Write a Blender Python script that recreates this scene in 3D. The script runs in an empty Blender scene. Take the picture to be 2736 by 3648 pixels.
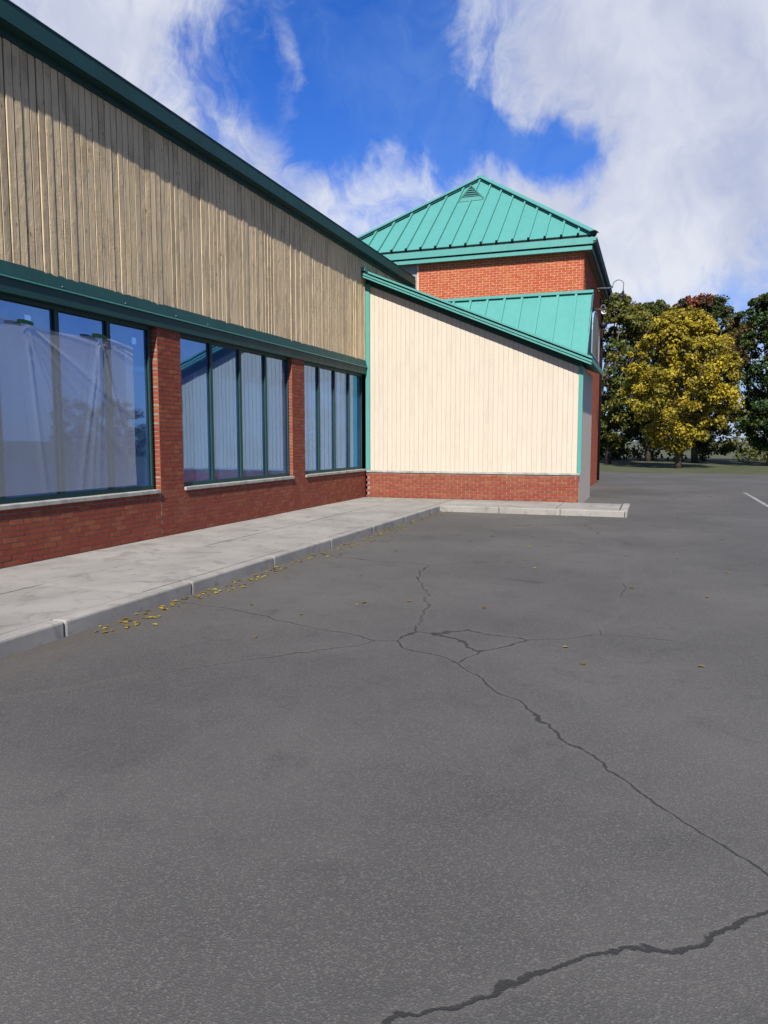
import bpy, math, random
from mathutils import Vector, Matrix
R = math.radians
random.seed(7)
scene = bpy.context.scene
col = scene.collection

# ------------------------------------------------------------------ camera
F, CX, CY, HC = 2687.6, 1368.0, 1824.0, 1.6          # focal length / centre in photo pixels, eye height
YAW, PITCH = 0.341954, -0.095177
FW = Vector((-math.sin(YAW)*math.cos(PITCH), math.cos(YAW)*math.cos(PITCH), math.sin(PITCH)))
RI = Vector((math.cos(YAW), math.sin(YAW), 0))
UP = RI.cross(FW)
cam = bpy.data.cameras.new('camera')
cam.sensor_fit = 'HORIZONTAL'; cam.sensor_width = 36.0
cam.lens = F/2736*36.0
cam.clip_start = 0.05; cam.clip_end = 3000
cam_o = bpy.data.objects.new('camera', cam); col.objects.link(cam_o)
m = Matrix((RI, UP, -FW)).transposed().to_4x4(); m.translation = (0, 0, HC)
cam_o.matrix_world = m
scene.camera = cam_o
scene.render.resolution_x, scene.render.resolution_y = 768, 1024

def ray(x, y): return RI*((x-CX)/F) - UP*((y-CY)/F) + FW

# ------------------------------------------------------------------ sun, sky, exposure
SUN_AZ, SUN_EL = R(12.5), R(41)                        # behind the camera, turned to the right
SUN = Vector((math.sin(SUN_AZ)*math.cos(SUN_EL), -math.cos(SUN_AZ)*math.cos(SUN_EL), math.sin(SUN_EL)))
sl = bpy.data.lights.new('sun', 'SUN'); sl.energy = 5.0; sl.angle = R(0.6); sl.color = (1.0, 0.955, 0.88)
so = bpy.data.objects.new('sun', sl); col.objects.link(so)
so.rotation_euler = SUN.to_track_quat('Z', 'Y').to_euler(); so.location = SUN*60
scene.view_settings.view_transform = 'Standard'; scene.view_settings.look = 'None'
scene.view_settings.exposure = 0.85; scene.view_settings.gamma = 1.0
scene.view_settings.use_curve_mapping = False
scene.render.engine = 'CYCLES'

world = bpy.data.worlds.new('World'); scene.world = world; world.use_nodes = True
nt = world.node_tree; nt.nodes.clear()
def N(t, **kw):
    n = nt.nodes.new(t)
    for k, v in kw.items(): setattr(n, k, v)
    return n
def L(a, b): nt.links.new(a, b)
def val(sock, v):
    if hasattr(v, 'links'): L(v, sock)
    else: sock.default_value = v
def MATH(op, a, b=0.0, c=None, clamp=False):
    n = N('ShaderNodeMath', operation=op); n.use_clamp = clamp
    val(n.inputs[0], a); val(n.inputs[1], b)
    if c is not None: val(n.inputs[2], c)
    return n.outputs[0]
def VM(op, a, b=None, s=None):
    n = N('ShaderNodeVectorMath', operation=op)
    val(n.inputs[0], a)
    if b is not None: val(n.inputs[1], b)
    if s is not None: val(n.inputs['Scale'], s)
    return n.outputs['Value'] if op in ('DOT_PRODUCT', 'LENGTH') else n.outputs['Vector']
def MIXC(f, a, b):
    n = N('ShaderNodeMix', data_type='RGBA'); val(n.inputs[0], f); val(n.inputs[6], a); val(n.inputs[7], b)
    return n.outputs[2]
def RANGE(v, a, b, c=0.0, d=1.0, smooth=True):
    n = N('ShaderNodeMapRange', interpolation_type='SMOOTHSTEP' if smooth else 'LINEAR')
    for i, q in enumerate((v, a, b, c, d)): val(n.inputs[i], q)
    return n.outputs[0]
sky = N('ShaderNodeTexSky', sky_type='NISHITA'); sky.sun_disc = False
sky.sun_elevation = SUN_EL; sky.sun_rotation = math.pi - SUN_AZ
sky.air_density = 1.0; sky.dust_density = 0.3; sky.ozone_density = 3.5
hsv = N('ShaderNodeHueSaturation'); L(sky.outputs[0], hsv.inputs['Color'])
hsv.inputs['Saturation'].default_value = 1.42; hsv.inputs['Value'].default_value = 1.15; hsv.inputs['Hue'].default_value = 0.503
tc = N('ShaderNodeTexCoord'); D = tc.outputs['Generated']
sep = N('ShaderNodeSeparateXYZ'); L(D, sep.inputs[0])
zc = MATH('MAXIMUM', sep.outputs[2], 0.0)
inv = MATH('DIVIDE', 1.0, MATH('ADD', zc, 0.16))
P2 = N('ShaderNodeCombineXYZ'); L(MATH('MULTIPLY', sep.outputs[0], inv), P2.inputs[0]); L(MATH('MULTIPLY', sep.outputs[1], inv), P2.inputs[1])
def NOISE(vec, scale, detail, rough, dist=0.0, off=(0, 0, 0)):
    mp = N('ShaderNodeMapping'); L(vec, mp.inputs[0]); mp.inputs[1].default_value = off
    n = N('ShaderNodeTexNoise'); L(mp.outputs[0], n.inputs['Vector'])
    n.inputs['Scale'].default_value = scale; n.inputs['Detail'].default_value = detail
    n.inputs['Roughness'].default_value = rough; n.inputs['Distortion'].default_value = dist
    return n
def CENT(v): return VM('SUBTRACT', v, (.5, .5, .5))
w1 = NOISE(D, 3.0, 5, .55, 0, (3.1, 1.7, 0)).outputs['Color']
DW = VM('ADD', D, VM('SCALE', CENT(w1), s=.30))
mpn = N('ShaderNodeMapping'); L(DW, mpn.inputs[0]); mpn.inputs[2].default_value = (0, R(-34), R(20)); mpn.inputs[3].default_value = (1.0, 1.0, .34)
n1 = NOISE(DW, 4.2, 8, .56, .2, (5.3, 2.2, 0)).outputs['Fac']
n2 = NOISE(mpn.outputs[0], 13.0, 10, .64, .9, (1.3, 8.2, 0)).outputs['Fac']
n3 = NOISE(DW, 3.4, 6, .52, .3, (4.4, 0.2, 2)).outputs['Fac']
n4 = NOISE(DW, 30.0, 6, .6, .5, (0.4, 3.2, 2)).outputs['Fac']
# directions in which the cloud cover is thicker (+) or thinner (-)
WD = VM('NORMALIZE', VM('ADD', D, VM('SCALE', CENT(NOISE(D, 7.0, 8, .62, .5).outputs['Color']), s=.17)))
BL = [(150, 20, 240, .70), (420, 60, 150, .50), (640, 60, 110, .30), (600, 190, 80, .16), (700, 300, 90, -.20), (1000, 160, 50, .50), (1050, 260, 42, .46), (1030, 340, 40, .30), (760, 330, 55, .22), (850, 420, 60, .34), (940, 490, 60, .38), (610, 365, 34, .36), (420, 300, 90, .22), (880, 560, 50, .2),
      (1230, 110, 170, -.66), (1390, 330, 160, -.60), (790, 230, 80, -.20), (1900, 530, 110, -.80), (1680, 480, 110, -.75), (1560, 430, 90, -.45), (1800, 510, 80, -.3), (2080, 575, 80, -.80), (1990, 550, 80, -.5), (1180, 450, 90, -.45), (1480, 130, 110, -.34), (880, 110, 70, -.20), (1060, 560, 50, -.15),
      (2160, 170, 230, .60), (2520, 420, 300, .66), (2560, 60, 300, .45), (1800, 270, 100, .36), (1450, 10, 45, .24),
      (1220, 720, 140, .58), (1560, 700, 90, .4), (1850, 760, 150, .62), (2250, 790, 230, .75), (2600, 820, 240, .40), (1010, 620, 80, .30), (1400, 580, 60, .16), (2640, 1040, 160, -.35)]
cov = None
for (x, y, s, a) in BL:
    d = ray(x, y).normalized(); k = (F/s)**2
    g = MATH('MULTIPLY', MATH('EXPONENT', MATH('MULTIPLY', MATH('SUBTRACT', VM('DOT_PRODUCT', WD, tuple(d)), 1.0), k)), a)
    cov = g if cov is None else MATH('ADD', cov, g)
nz_ = MATH('ADD', MATH('ADD', MATH('MULTIPLY', MATH('SUBTRACT', n1, .5), .75), MATH('MULTIPLY', MATH('SUBTRACT', n2, .5), 1.25)), MATH('MULTIPLY', MATH('SUBTRACT', n4, .5), .22))
dens = RANGE(MATH('ADD', MATH('ADD', nz_, .40), MATH('MULTIPLY', cov, .72)), .12, 1.04)
cshade = RANGE(MATH('ADD', MATH('ADD', MATH('MULTIPLY', n3, .62), MATH('MULTIPLY', n2, .2)), MATH('MULTIPLY', n1, .18)), .40, .60)
cb = None
for (x, y, q, a) in ((1500, 720, 260, .55), (2250, 860, 260, .45), (250, 60, 260, .30), (2560, 120, 360, -.16), (2650, 640, 220, -.16), (2000, 180, 200, -.05)):
    d = ray(x, y).normalized()
    g = MATH('MULTIPLY', MATH('EXPONENT', MATH('MULTIPLY', MATH('SUBTRACT', VM('DOT_PRODUCT', WD, tuple(d)), 1.0), (F/q)**2)), a)
    cb = g if cb is None else MATH('ADD', cb, g)
cshade = MATH('ADD', MATH('ADD', MATH('MULTIPLY', cshade, .7), .16), cb, clamp=True)
ccol = MIXC(cshade, (4.1, 4.65, 6.7, 1), (7.9, 8.15, 8.9, 1))
haze = MATH('MULTIPLY', MATH('POWER', MATH('SUBTRACT', 1.0, zc), 3.6), .62)
tint = N('ShaderNodeMix', data_type='RGBA', blend_type='MULTIPLY'); tint.inputs[0].default_value = 1
L(hsv.outputs[0], tint.inputs[6]); tint.inputs[7].default_value = (.62, .86, 1.42, 1)
veil = MATH('MULTIPLY', RANGE(MATH('ADD', MATH('MULTIPLY', n1, .5), MATH('MULTIPLY', n2, .5)), .36, .72), .30)
base = MIXC(haze, MIXC(veil, tint.outputs[2], (2.6, 4.3, 7.4, 1)), (3.7, 5.0, 7.3, 1))
skyc = MIXC(MATH('MULTIPLY', dens, .97), base, ccol)
bg = N('ShaderNodeBackground'); L(skyc, bg.inputs[0]); bg.inputs[1].default_value = 0.0555
wo = N('ShaderNodeOutputWorld'); L(bg.outputs[0], wo.inputs[0])

# ------------------------------------------------------------------ materials
MATS = {}
def newmat(name):
    global nt
    mt = bpy.data.materials.new(name); mt.use_nodes = True
    nt = mt.node_tree; nt.nodes.clear(); MATS[name] = mt
    return mt
def finish(bsdf):
    o = N('ShaderNodeOutputMaterial'); L(bsdf, o.inputs[0])
def PRIN(colr, rough, normal=None, **kw):
    b = N('ShaderNodeBsdfPrincipled'); val(b.inputs['Base Color'], colr); val(b.inputs['Roughness'], rough)
    if normal is not None: L(normal, b.inputs['Normal'])
    for k, v in kw.items(): val(b.inputs[k.replace('_', ' ')], v)
    return b.outputs[0]
def BUMP(h, strength, dist, normal=None):
    b = N('ShaderNodeBump'); L(h, b.inputs['Height']); b.inputs['Strength'].default_value = strength; b.inputs['Distance'].default_value = dist
    if normal is not None: L(normal, b.inputs['Normal'])
    return b.outputs[0]
def c4(c): return (c[0], c[1], c[2], 1)
def shade(c, k): return (c[0]*k, c[1]*k, c[2]*k, 1)
def POS(): return N('ShaderNodeNewGeometry').outputs['Position']
def SCALED(v, s): return VM('MULTIPLY', v, s)

def metal(name, c, rough=.42, var=.16, canning=.35):
    newmat(name); p = POS(); rnd = N('ShaderNodeObjectInfo').outputs['Random']
    a = NOISE(p, 1.7, 5, .6).outputs['Fac']; st = NOISE(SCALED(p, (9, 9, .8)), 1.0, 5, .65).outputs['Fac']
    k = MATH('ADD', MATH('MULTIPLY', a, .55), MATH('MULTIPLY', st, .45))
    cc = MIXC(RANGE(k, .3, .7), shade(c, 1-var), shade(c, 1+var))
    cc = MIXC(MATH('MULTIPLY', rnd, .10), cc, shade(c, .7))
    dirt = RANGE(NOISE(SCALED(p, (22, 22, 3)), 1.0, 6, .7, 0, (7, 3, 1)).outputs['Fac'], .62, .78)
    cc = MIXC(MATH('MULTIPLY', dirt, .12), cc, (.09, .085, .07, 1))
    b = BUMP(NOISE(p, 2.4, 2, .4).outputs['Fac'], canning, .02)
    b = BUMP(NOISE(p, 60, 3, .6).outputs['Fac'], .05, .002, b)
    finish(PRIN(cc, RANGE(st, .3, .7, rough-.06, rough+.1), b, Specular_IOR_Level=.3))
metal('turquoise_metal', (.062, .222, .196), .45, .035, .07)
metal('dark_green_and_shade_metal', (.007, .040, .037), .55, .15, .2)  # dark green trim; also stands in for shaded turquoise and shade under parts
metal('black_metal_and_shade', (.006, .007, .008), .45)  # black fittings; also paints the shade into gaps and seam ends
metal('galvanised', (.10, .11, .13), .35)

def wood(name, c, saw=1.0, knots=1.0, vary=1.0):
    newmat(name); p = POS(); rnd = N('ShaderNodeObjectInfo').outputs['Random']
    off = N('ShaderNodeCombineXYZ'); L(MATH('MULTIPLY', rnd, 37.0), off.inputs[2]); L(MATH('MULTIPLY', rnd, 11.0), off.inputs[1])
    q = VM('ADD', p, off.outputs[0])
    grain = NOISE(SCALED(q, (60, 60, 2.2)), 1.0, 6, .65, .3).outputs['Fac']
    sawm = NOISE(SCALED(q, (9, 9, 130)), 1.0, 4, .7, .6).outputs['Fac']
    patch = NOISE(SCALED(q, (3, 3, 1.6)), 1.0, 4, .6).outputs['Fac']
    sawk = MATH('MULTIPLY', sawm, RANGE(patch, .42, .62))
    cc = MIXC(RANGE(grain, .3, .72), shade(c, 1-.2*vary), shade(c, 1+.12*vary))
    cc = MIXC(MATH('MULTIPLY', RANGE(patch, .35, .7), .5*vary), cc, shade((c[0]*.92, c[1]*.9, c[2]*.86), .85))
    cc = MIXC(MATH('MULTIPLY', RANGE(sawk, .38, .62), .42*saw), cc, shade(c, .42))
    cc = MIXC(MATH('MULTIPLY', rnd, .34*vary), cc, shade((c[0]*.96, c[1]*.98, c[2]*1.0), .62))
    vor = N('ShaderNodeTexVoronoi'); L(SCALED(q, (11, 11, 3.2)), vor.inputs['Vector']); vor.inputs['Scale'].default_value = 1.0
    kn = RANGE(vor.outputs['Distance'], .055, .13, 1, 0)
    sepc = N('ShaderNodeSeparateColor'); L(vor.outputs['Color'], sepc.inputs[0])
    kn = MATH('MULTIPLY', kn, RANGE(sepc.outputs[0], .66, .70))
    cc = MIXC(MATH('MULTIPLY', kn, .75*knots), cc, (.05, .03, .018, 1))
    h = MATH('ADD', MATH('MULTIPLY', grain, .5), MATH('MULTIPLY', sawk, 1.1*saw))
    b = BUMP(h, .9*(.35+.65*saw), .009)
    finish(PRIN(cc, .85, b, Specular_IOR_Level=.2))
wood('tan_wood', (.50, .39, .24), 1.25, 1.0, .75)
wood('cream_wood', (.44, .385, .308), .22, .12, .34)
wood('dark_wood', (.05, .042, .032))

def brickmat(name, c1, c2):
    newmat(name); p = POS(); rnd = N('ShaderNodeObjectInfo').outputs['Random']
    a = NOISE(p, 9, 5, .65).outputs['Fac']; g = NOISE(p, 190, 3, .7).outputs['Fac']; pt = NOISE(p, 2.1, 3, .5).outputs['Fac']
    isl = N('ShaderNodeNewGeometry').outputs['Random Per Island']
    r2 = MATH('FRACT', MATH('ADD', rnd, isl))
    cc = MIXC(RANGE(r2, .55, .98), c4(c1), c4(c2))
    cc = MIXC(MATH('MULTIPLY', RANGE(a, .35, .7), .55), cc, shade(c1, .68))
    cc = MIXC(MATH('MULTIPLY', RANGE(pt, .5, .7), .35), cc, c4(c2))
    cc = MIXC(MATH('MULTIPLY', RANGE(g, .6, .75), .4), cc, shade(c1, .3))
    finish(PRIN(cc, .86, BUMP(g, .5, .003), Specular_IOR_Level=.25))
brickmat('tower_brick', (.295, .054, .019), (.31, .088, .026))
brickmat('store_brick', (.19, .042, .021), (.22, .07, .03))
def plain(name, c, rough=.8, var=.25, scale=6, bump=.3, bscale=120):
    newmat(name); p = POS()
    a = NOISE(p, scale, 6, .65).outputs['Fac']; g = NOISE(p, bscale, 3, .7).outputs['Fac']
    cc = MIXC(RANGE(a, .3, .7), shade(c, 1-var), shade(c, 1+var))
    cc = MIXC(MATH('MULTIPLY', RANGE(g, .55, .75), .3), cc, shade(c, .6))
    finish(PRIN(cc, rough, BUMP(g, bump, .003), Specular_IOR_Level=.3))
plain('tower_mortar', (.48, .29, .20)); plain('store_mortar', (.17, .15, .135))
plain('soffit_paint', (.14, .105, .066), .7, .15); plain('pale_panel', (.19, .19, .205), .6, .08)
plain('sill_concrete', (.25, .24, .215)); plain('interior', (.10, .11, .13), .9, .1)
plain('bark', (.07, .052, .038), .9, .4, 9, .8, 30)
plain('sign_face', (.16, .14, .105), .5, .1); plain('sign_edge', (.18, .30, .42), .45, .1)
plain('white_enamel', (.5, .5, .48), .35, .05)
plain('green_tape', (.004, .038, .011), .55, .25, 30)
plain('roof_membrane', (.12, .12, .12))

# concrete slabs
newmat('sidewalk_concrete'); p = POS(); rnd = N('ShaderNodeObjectInfo').outputs['Random']
a = NOISE(p, 1.3, 7, .65).outputs['Fac']; g = NOISE(p, 140, 4, .75).outputs['Fac']; stn = NOISE(p, 3.4, 6, .7, .8).outputs['Fac']
cc = MIXC(RANGE(a, .3, .7), (.19, .18, .16, 1), (.26, .245, .22, 1))
cc = MIXC(MATH('MULTIPLY', rnd, .3), cc, (.17, .162, .148, 1))
cc = MIXC(MATH('MULTIPLY', RANGE(stn, .5, .68), .6), cc, (.11, .103, .092, 1))
cc = MIXC(MATH('MULTIPLY', RANGE(g, .58, .74), .4), cc, (.16, .15, .14, 1))
finish(PRIN(cc, .88, BUMP(g, .5, .004), Specular_IOR_Level=.25))
# asphalt
newmat('asphalt'); p = POS()
a = NOISE(p, .35, 6, .6).outputs['Fac']; b2 = NOISE(p, 2.6, 6, .7, .5).outputs['Fac']
st = N('ShaderNodeTexVoronoi'); L(p, st.inputs['Vector']); st.inputs['Scale'].default_value = 150
g = NOISE(p, 240, 3, .75).outputs['Fac']
cc = MIXC(RANGE(a, .3, .7), (.044, .0425, .040, 1), (.072, .069, .064, 1))
cc = MIXC(MATH('MULTIPLY', RANGE(b2, .52, .72), .5), cc, (.033, .032, .031, 1))
ss = N('ShaderNodeSeparateColor'); L(st.outputs['Color'], ss.inputs[0])
cc = MIXC(MATH('MULTIPLY', RANGE(ss.outputs[0], .45, 1), .42), cc, MIXC(ss.outputs[1], (.15, .145, .135, 1), (.10, .082, .062, 1)))
cc = MIXC(MATH('MULTIPLY', RANGE(g, .58, .72), .6), cc, (.019, .019, .019, 1))
def CRACK(scale, width, off):
    wv = VM('ADD', p, VM('SCALE', VM('SUBTRACT', NOISE(p, .8, 4, .55, 0, off).outputs['Color'], (.5, .5, .5)), s=.6))
    wv = VM('ADD', wv, VM('SCALE', VM('SUBTRACT', NOISE(p, 14, 5, .7).outputs['Color'], (.5, .5, .5)), s=.05))
    v = N('ShaderNodeTexVoronoi', feature='DISTANCE_TO_EDGE'); L(wv, v.inputs['Vector']); v.inputs['Scale'].default_value = scale
    return RANGE(v.outputs['Distance'], width*.4, width, 1, 0)
oil = RANGE(NOISE(p, 1.5, 7, .68, .8, (3, 9, 0)).outputs['Fac'], .60, .72)
cc = MIXC(MATH('MULTIPLY', oil, .55), cc, (.017, .017, .017, 1))
sx = N('ShaderNodeSeparateXYZ'); L(p, sx.inputs[0])
grit = MATH('MULTIPLY', RANGE(sx.outputs[0], -4.45, -3.75, 1, 0), RANGE(NOISE(p, 5, 6, .7, 0, (1, 2, 3)).outputs['Fac'], .38, .62))
grit = MATH('MULTIPLY', grit, RANGE(sx.outputs[1], 16.0, 16.6, 1, 0))
cc = MIXC(MATH('MULTIPLY', grit, .7), cc, (.075, .06, .043, 1))
patch_ = RANGE(NOISE(p, .16, 2, .4, .3, (6, 3, 0)).outputs['Fac'], .535, .545)
cc = MIXC(MATH('MULTIPLY', patch_, .12), cc, (.030, .030, .031, 1))
edge_ = MATH('MULTIPLY', CRACK(.27, .011, (2, 4, 1)), .25)
cc = MIXC(edge_, cc, (.085, .08, .072, 1))
ck = MATH('MULTIPLY', CRACK(.27, .0026, (2, 4, 1)), RANGE(NOISE(p, .3, 3, .5, 0, (8, 1, 0)).outputs['Fac'], .40, .5))
cc = MIXC(MATH('MULTIPLY', ck, .85), cc, (.013, .013, .013, 1))
h = MATH('SUBTRACT', MATH('ADD', st.outputs['Distance'], MATH('MULTIPLY', g, .6)), MATH('MULTIPLY', ck, 4.0))
finish(PRIN(cc, .85, BUMP(h, .5, .004), Specular_IOR_Level=.35))
# grass ground far off
newmat('grass_ground'); p = POS()
a = NOISE(p, .5, 6, .65).outputs['Fac']; g = NOISE(p, 30, 4, .7).outputs['Fac']
cc = MIXC(RANGE(a, .3, .7), (.032, .046, .012, 1), (.07, .068, .024, 1)); cc = MIXC(RANGE(g, .45, .7), cc, (.018, .028, .008, 1))
finish(PRIN(cc, .95, BUMP(g, .8, .05)))
# worn white road paint
newmat('road_paint'); p = POS()
w = RANGE(MATH('ADD', MATH('MULTIPLY', NOISE(p, 5, 8, .75).outputs['Fac'], .6), MATH('MULTIPLY', NOISE(p, 120, 3, .7).outputs['Fac'], .4)), .44, .56)
finish(PRIN(MIXC(w, (.30, .295, .275, 1), (.06, .058, .054, 1)), .8, BUMP(NOISE(p, 200, 3, .7).outputs['Fac'], .4, .003)))
# window glass: blue of the sky reflection put into base and gloss colour, partly see-through
newmat('window_glass'); p = POS()
nb_ = BUMP(NOISE(p, 1.6, 2, .4).outputs['Fac'], .03, .02)
b = PRIN(MIXC(RANGE(NOISE(p, .9, 3, .5).outputs['Fac'], .35, .65), (.045, .11, .26, 1), (.075, .165, .36, 1)), .04, nb_, Specular_IOR_Level=.8)
gl = N('ShaderNodeBsdfGlossy'); gl.inputs[0].default_value = (.34, .62, 1, 1); gl.inputs[1].default_value = .02; L(nb_, gl.inputs['Normal'])
m1 = N('ShaderNodeMixShader'); m1.inputs[0].default_value = .42; L(b, m1.inputs[1]); L(gl.outputs[0], m1.inputs[2])
tr = N('ShaderNodeBsdfTransparent'); tr.inputs[0].default_value = (.55, .72, 1, 1)
ms = N('ShaderNodeMixShader'); ms.inputs[0].default_value = .25; L(m1.outputs[0], ms.inputs[1]); L(tr.outputs[0], ms.inputs[2]); finish(ms.outputs[0])
# plastic film
newmat('plastic_film'); p = POS()
b = PRIN((.42, .44, .48, 1), .28, BUMP(NOISE(p, 14, 4, .6, 1.2).outputs['Fac'], .25, .01), Specular_IOR_Level=.6)
tr = N('ShaderNodeBsdfTransparent'); tr.inputs[0].default_value = (.93, .95, .97, 1)
fr = N('ShaderNodeLayerWeight'); fr.inputs[0].default_value = .35
ms = N('ShaderNodeMixShader'); L(RANGE(fr.outputs['Facing'], .05, .9, .76, .22), ms.inputs[0]); L(b, ms.inputs[1]); L(tr.outputs[0], ms.inputs[2]); finish(ms.outputs[0])
# glow of the added grids that stand in for bright spots in the windows
newmat('grid_glow'); e = N('ShaderNodeEmission'); e.inputs[0].default_value = (1, .97, .9, 1); e.inputs[1].default_value = 2.2; finish(e.outputs[0])
# leaves
def leafmat(name, trans=.3):
    newmat(name)
    at = N('ShaderNodeAttribute'); at.attribute_name = 'tint'
    isl = N('ShaderNodeNewGeometry').outputs['Random Per Island']
    hs = N('ShaderNodeHueSaturation'); L(at.outputs['Color'], hs.inputs['Color'])
    L(RANGE(isl, 0, 1, .485, .515, False), hs.inputs['Hue']); L(RANGE(isl, 0, 1, .62, 1.4, False), hs.inputs['Value'])
    b = PRIN(hs.outputs[0], .55, None, Specular_IOR_Level=.3)
    t = N('ShaderNodeBsdfTranslucent'); L(hs.outputs[0], t.inputs[0])
    ms = N('ShaderNodeMixShader'); ms.inputs[0].default_value = trans; L(b, ms.inputs[1]); L(t.outputs[0], ms.inputs[2]); finish(ms.outputs[0])
leafmat('leaf')
M = MATS

# ------------------------------------------------------------------ mesh helpers
class MB:
    def __init__(s): s.v = []; s.f = []; s.smooth = False
    def add(s, vs, fs):
        o = len(s.v); s.v += [tuple(q) for q in vs]; s.f += [tuple(i+o for i in q) for q in fs]; return s
    def box(s, x0, x1, y0, y1, z0, z1):
        return s.add([(x0,y0,z0),(x1,y0,z0),(x1,y1,z0),(x0,y1,z0),(x0,y0,z1),(x1,y0,z1),(x1,y1,z1),(x0,y1,z1)],
                     [(0,3,2,1),(4,5,6,7),(0,1,5,4),(1,2,6,5),(2,3,7,6),(3,0,4,7)])
    def prism(s, pts, d):
        """closed polygon (3d points, counter-clockwise seen against d) extruded along d"""
        n = len(pts); d = Vector(d); P = [Vector(q) for q in pts]
        s.add(P + [q+d for q in P], [tuple(range(n))[::-1], tuple(range(n, 2*n))] + [(i, (i+1) % n, n+(i+1) % n, n+i) for i in range(n)])
        return s
    def bar(s, a, b, w, h, upv=(0, 0, 1)):
        """rectangular bar from a to b, width w sideways, height h along up (from the line upwards)"""
        a = Vector(a); b = Vector(b); t = (b-a).normalized(); u = Vector(upv); sd = t.cross(u).normalized(); u = sd.cross(t).normalized()
        q = [a-sd*w/2, a+sd*w/2, a+sd*w/2+u*h, a-sd*w/2+u*h]
        return s.prism(q, b-a)
    def tube(s, pts, rad, n=8, cap=True):
        pts = [Vector(q) for q in pts]; rs = rad if isinstance(rad, (list, tuple)) else [rad]*len(pts)
        o = len(s.v); u0 = None
        for i, q in enumerate(pts):
            t = (pts[min(i+1, len(pts)-1)]-pts[max(i-1, 0)]).normalized()
            if u0 is None: u0 = t.orthogonal().normalized()
            u0 = (u0 - t*u0.dot(t)).normalized(); w = t.cross(u0)
            for k in range(n):
                an = 2*math.pi*k/n; s.v.append(tuple(q+(u0*math.cos(an)+w*math.sin(an))*rs[i]))
        for i in range(len(pts)-1):
            for k in range(n):
                s.f.append((o+i*n+k, o+i*n+(k+1) % n, o+(i+1)*n+(k+1) % n, o+(i+1)*n+k))
        if cap:
            s.f.append(tuple(o+k for k in range(n))[::-1]); s.f.append(tuple(o+(len(pts)-1)*n+k for k in range(n)))
        return s
    def lathe(s, c, axis, prof, n=20):
        """prof: list of (distance along axis, radius)"""
        c = Vector(c); t = Vector(axis).normalized(); u = t.orthogonal().normalized(); w = t.cross(u); o = len(s.v)
        for (d, r) in prof:
            for k in range(n):
                an = 2*math.pi*k/n; s.v.append(tuple(c+t*d+(u*math.cos(an)+w*math.sin(an))*r))
        for i in range(len(prof)-1):
            for k in range(n):
                s.f.append((o+i*n+k, o+i*n+(k+1) % n, o+(i+1)*n+(k+1) % n, o+(i+1)*n+k))
        return s
    def mesh(s, name, mat):
        me = bpy.data.meshes.new(name); me.from_pydata(s.v, [], s.f)
        me.materials.append(M[mat])
        if s.smooth:
            for q in me.polygons: q.use_smooth = True
        me.update(); return me
    def build(s, name, mat, parent=None, loc=None):
        return place(s.mesh(name, mat), name, parent, loc)
def place(me, name, parent=None, loc=None):
    o = bpy.data.objects.new(name, me); col.objects.link(o)
    if loc is not None: o.location = loc
    if parent is not None:
        o.parent = parent
        if parent.type == 'EMPTY': o.matrix_parent_inverse = Matrix.Translation(-parent.location)
    return o
def thing(name, label, cat, loc=(0, 0, 0), group=None):
    o = bpy.data.objects.new(name, None); col.objects.link(o); o.location = loc; o.empty_display_size = .3
    return tag(o, label, cat, group)
def tag(o, label, cat, group=None):
    o['label'] = label; o['category'] = cat
    if group: o['group'] = group
    return o
def struct(o): o['kind'] = 'structure'; return o
def bevel(o, w, seg=1):
    b = o.modifiers.new('bevel', 'BEVEL'); b.width = w; b.segments = seg; b.limit_method = 'ANGLE'; return o

# ------------------------------------------------------------------ ground, pavement
struct(MB().add([(-900, -900, 0), (900, -900, 0), (900, 900, 0), (-900, 900, 0)], [(0, 1, 2, 3)]).build('ground', 'grass_ground'))
struct(MB().add([(-40, -30, .004), (30, -30, .004), (30, 39, .004), (-40, 39, .004)], [(0, 1, 2, 3)]).build('parking_lot', 'asphalt'))
for i, x in enumerate((2.6, 5.3, 8.0, 10.7)):
    struct(MB().add([(x, 20, .008), (x+.1, 20, .008), (x+.1, 25.2, .008), (x, 25.2, .008)], [(0, 1, 2, 3)]).build('parking_stripe', 'road_paint'))
side = struct(MB().box(-7.3, -4.62, -6, 18.25, -.2, .06).build('sidewalk', 'sill_concrete'))
side2 = struct(MB().box(-4.60, -.62, 16.45, 18.25, -.2, .06).build('sidewalk', 'sill_concrete'))
rr = random.Random(3)
y = -6.0; k = 0
while y < 16.3:
    for (x0, x1) in ((-7.0, -5.85), (-5.85, -4.625)):
        dz = rr.uniform(-.003, .003)
        place(bpy.data.objects.new('slab', None) and MB().box(x0+.006, x1-.006, y+.006, min(y+1.5, 18.2)-.006, .02, .13+dz).mesh('slab', 'sidewalk_concrete'), 'slab', side)
    y += 1.5
for (x0, x1) in ((-7.0, -5.85), (-5.85, -4.625)):
    MB().box(x0+.006, x1-.006, 16.5+.006, 18.2, .02, .13).build('slab', 'sidewalk_concrete', side)
x = -4.61
while x < -.7:
    x1 = min(x+1.33, -.64)
    MB().box(x+.006, x1-.006, 16.47, 18.2, .02, .13+rr.uniform(-.003, .003)).build('slab', 'sidewalk_concrete', side2); x = x1
kerb = struct(MB().box(-4.60, -4.48, -6, 16.28, -.2, .05).build('kerb', 'sill_concrete'))
y = -6.0
while y < 16.2:
    o = MB().box(-4.615, -4.46, y+.004, min(y+1.8, 16.28)-.004, -.1, .138).build('kerb_stone', 'sidewalk_concrete', kerb); bevel(o, .02, 2); y += 1.8
x = -4.45
while x < -.5:
    x1 = min(x+1.31, -.47)
    o = MB().box(x+.004, x1-.004, 16.29, 16.455, -.1, .138).build('kerb_stone', 'sidewalk_concrete', kerb); bevel(o, .02, 2); x = x1
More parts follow.
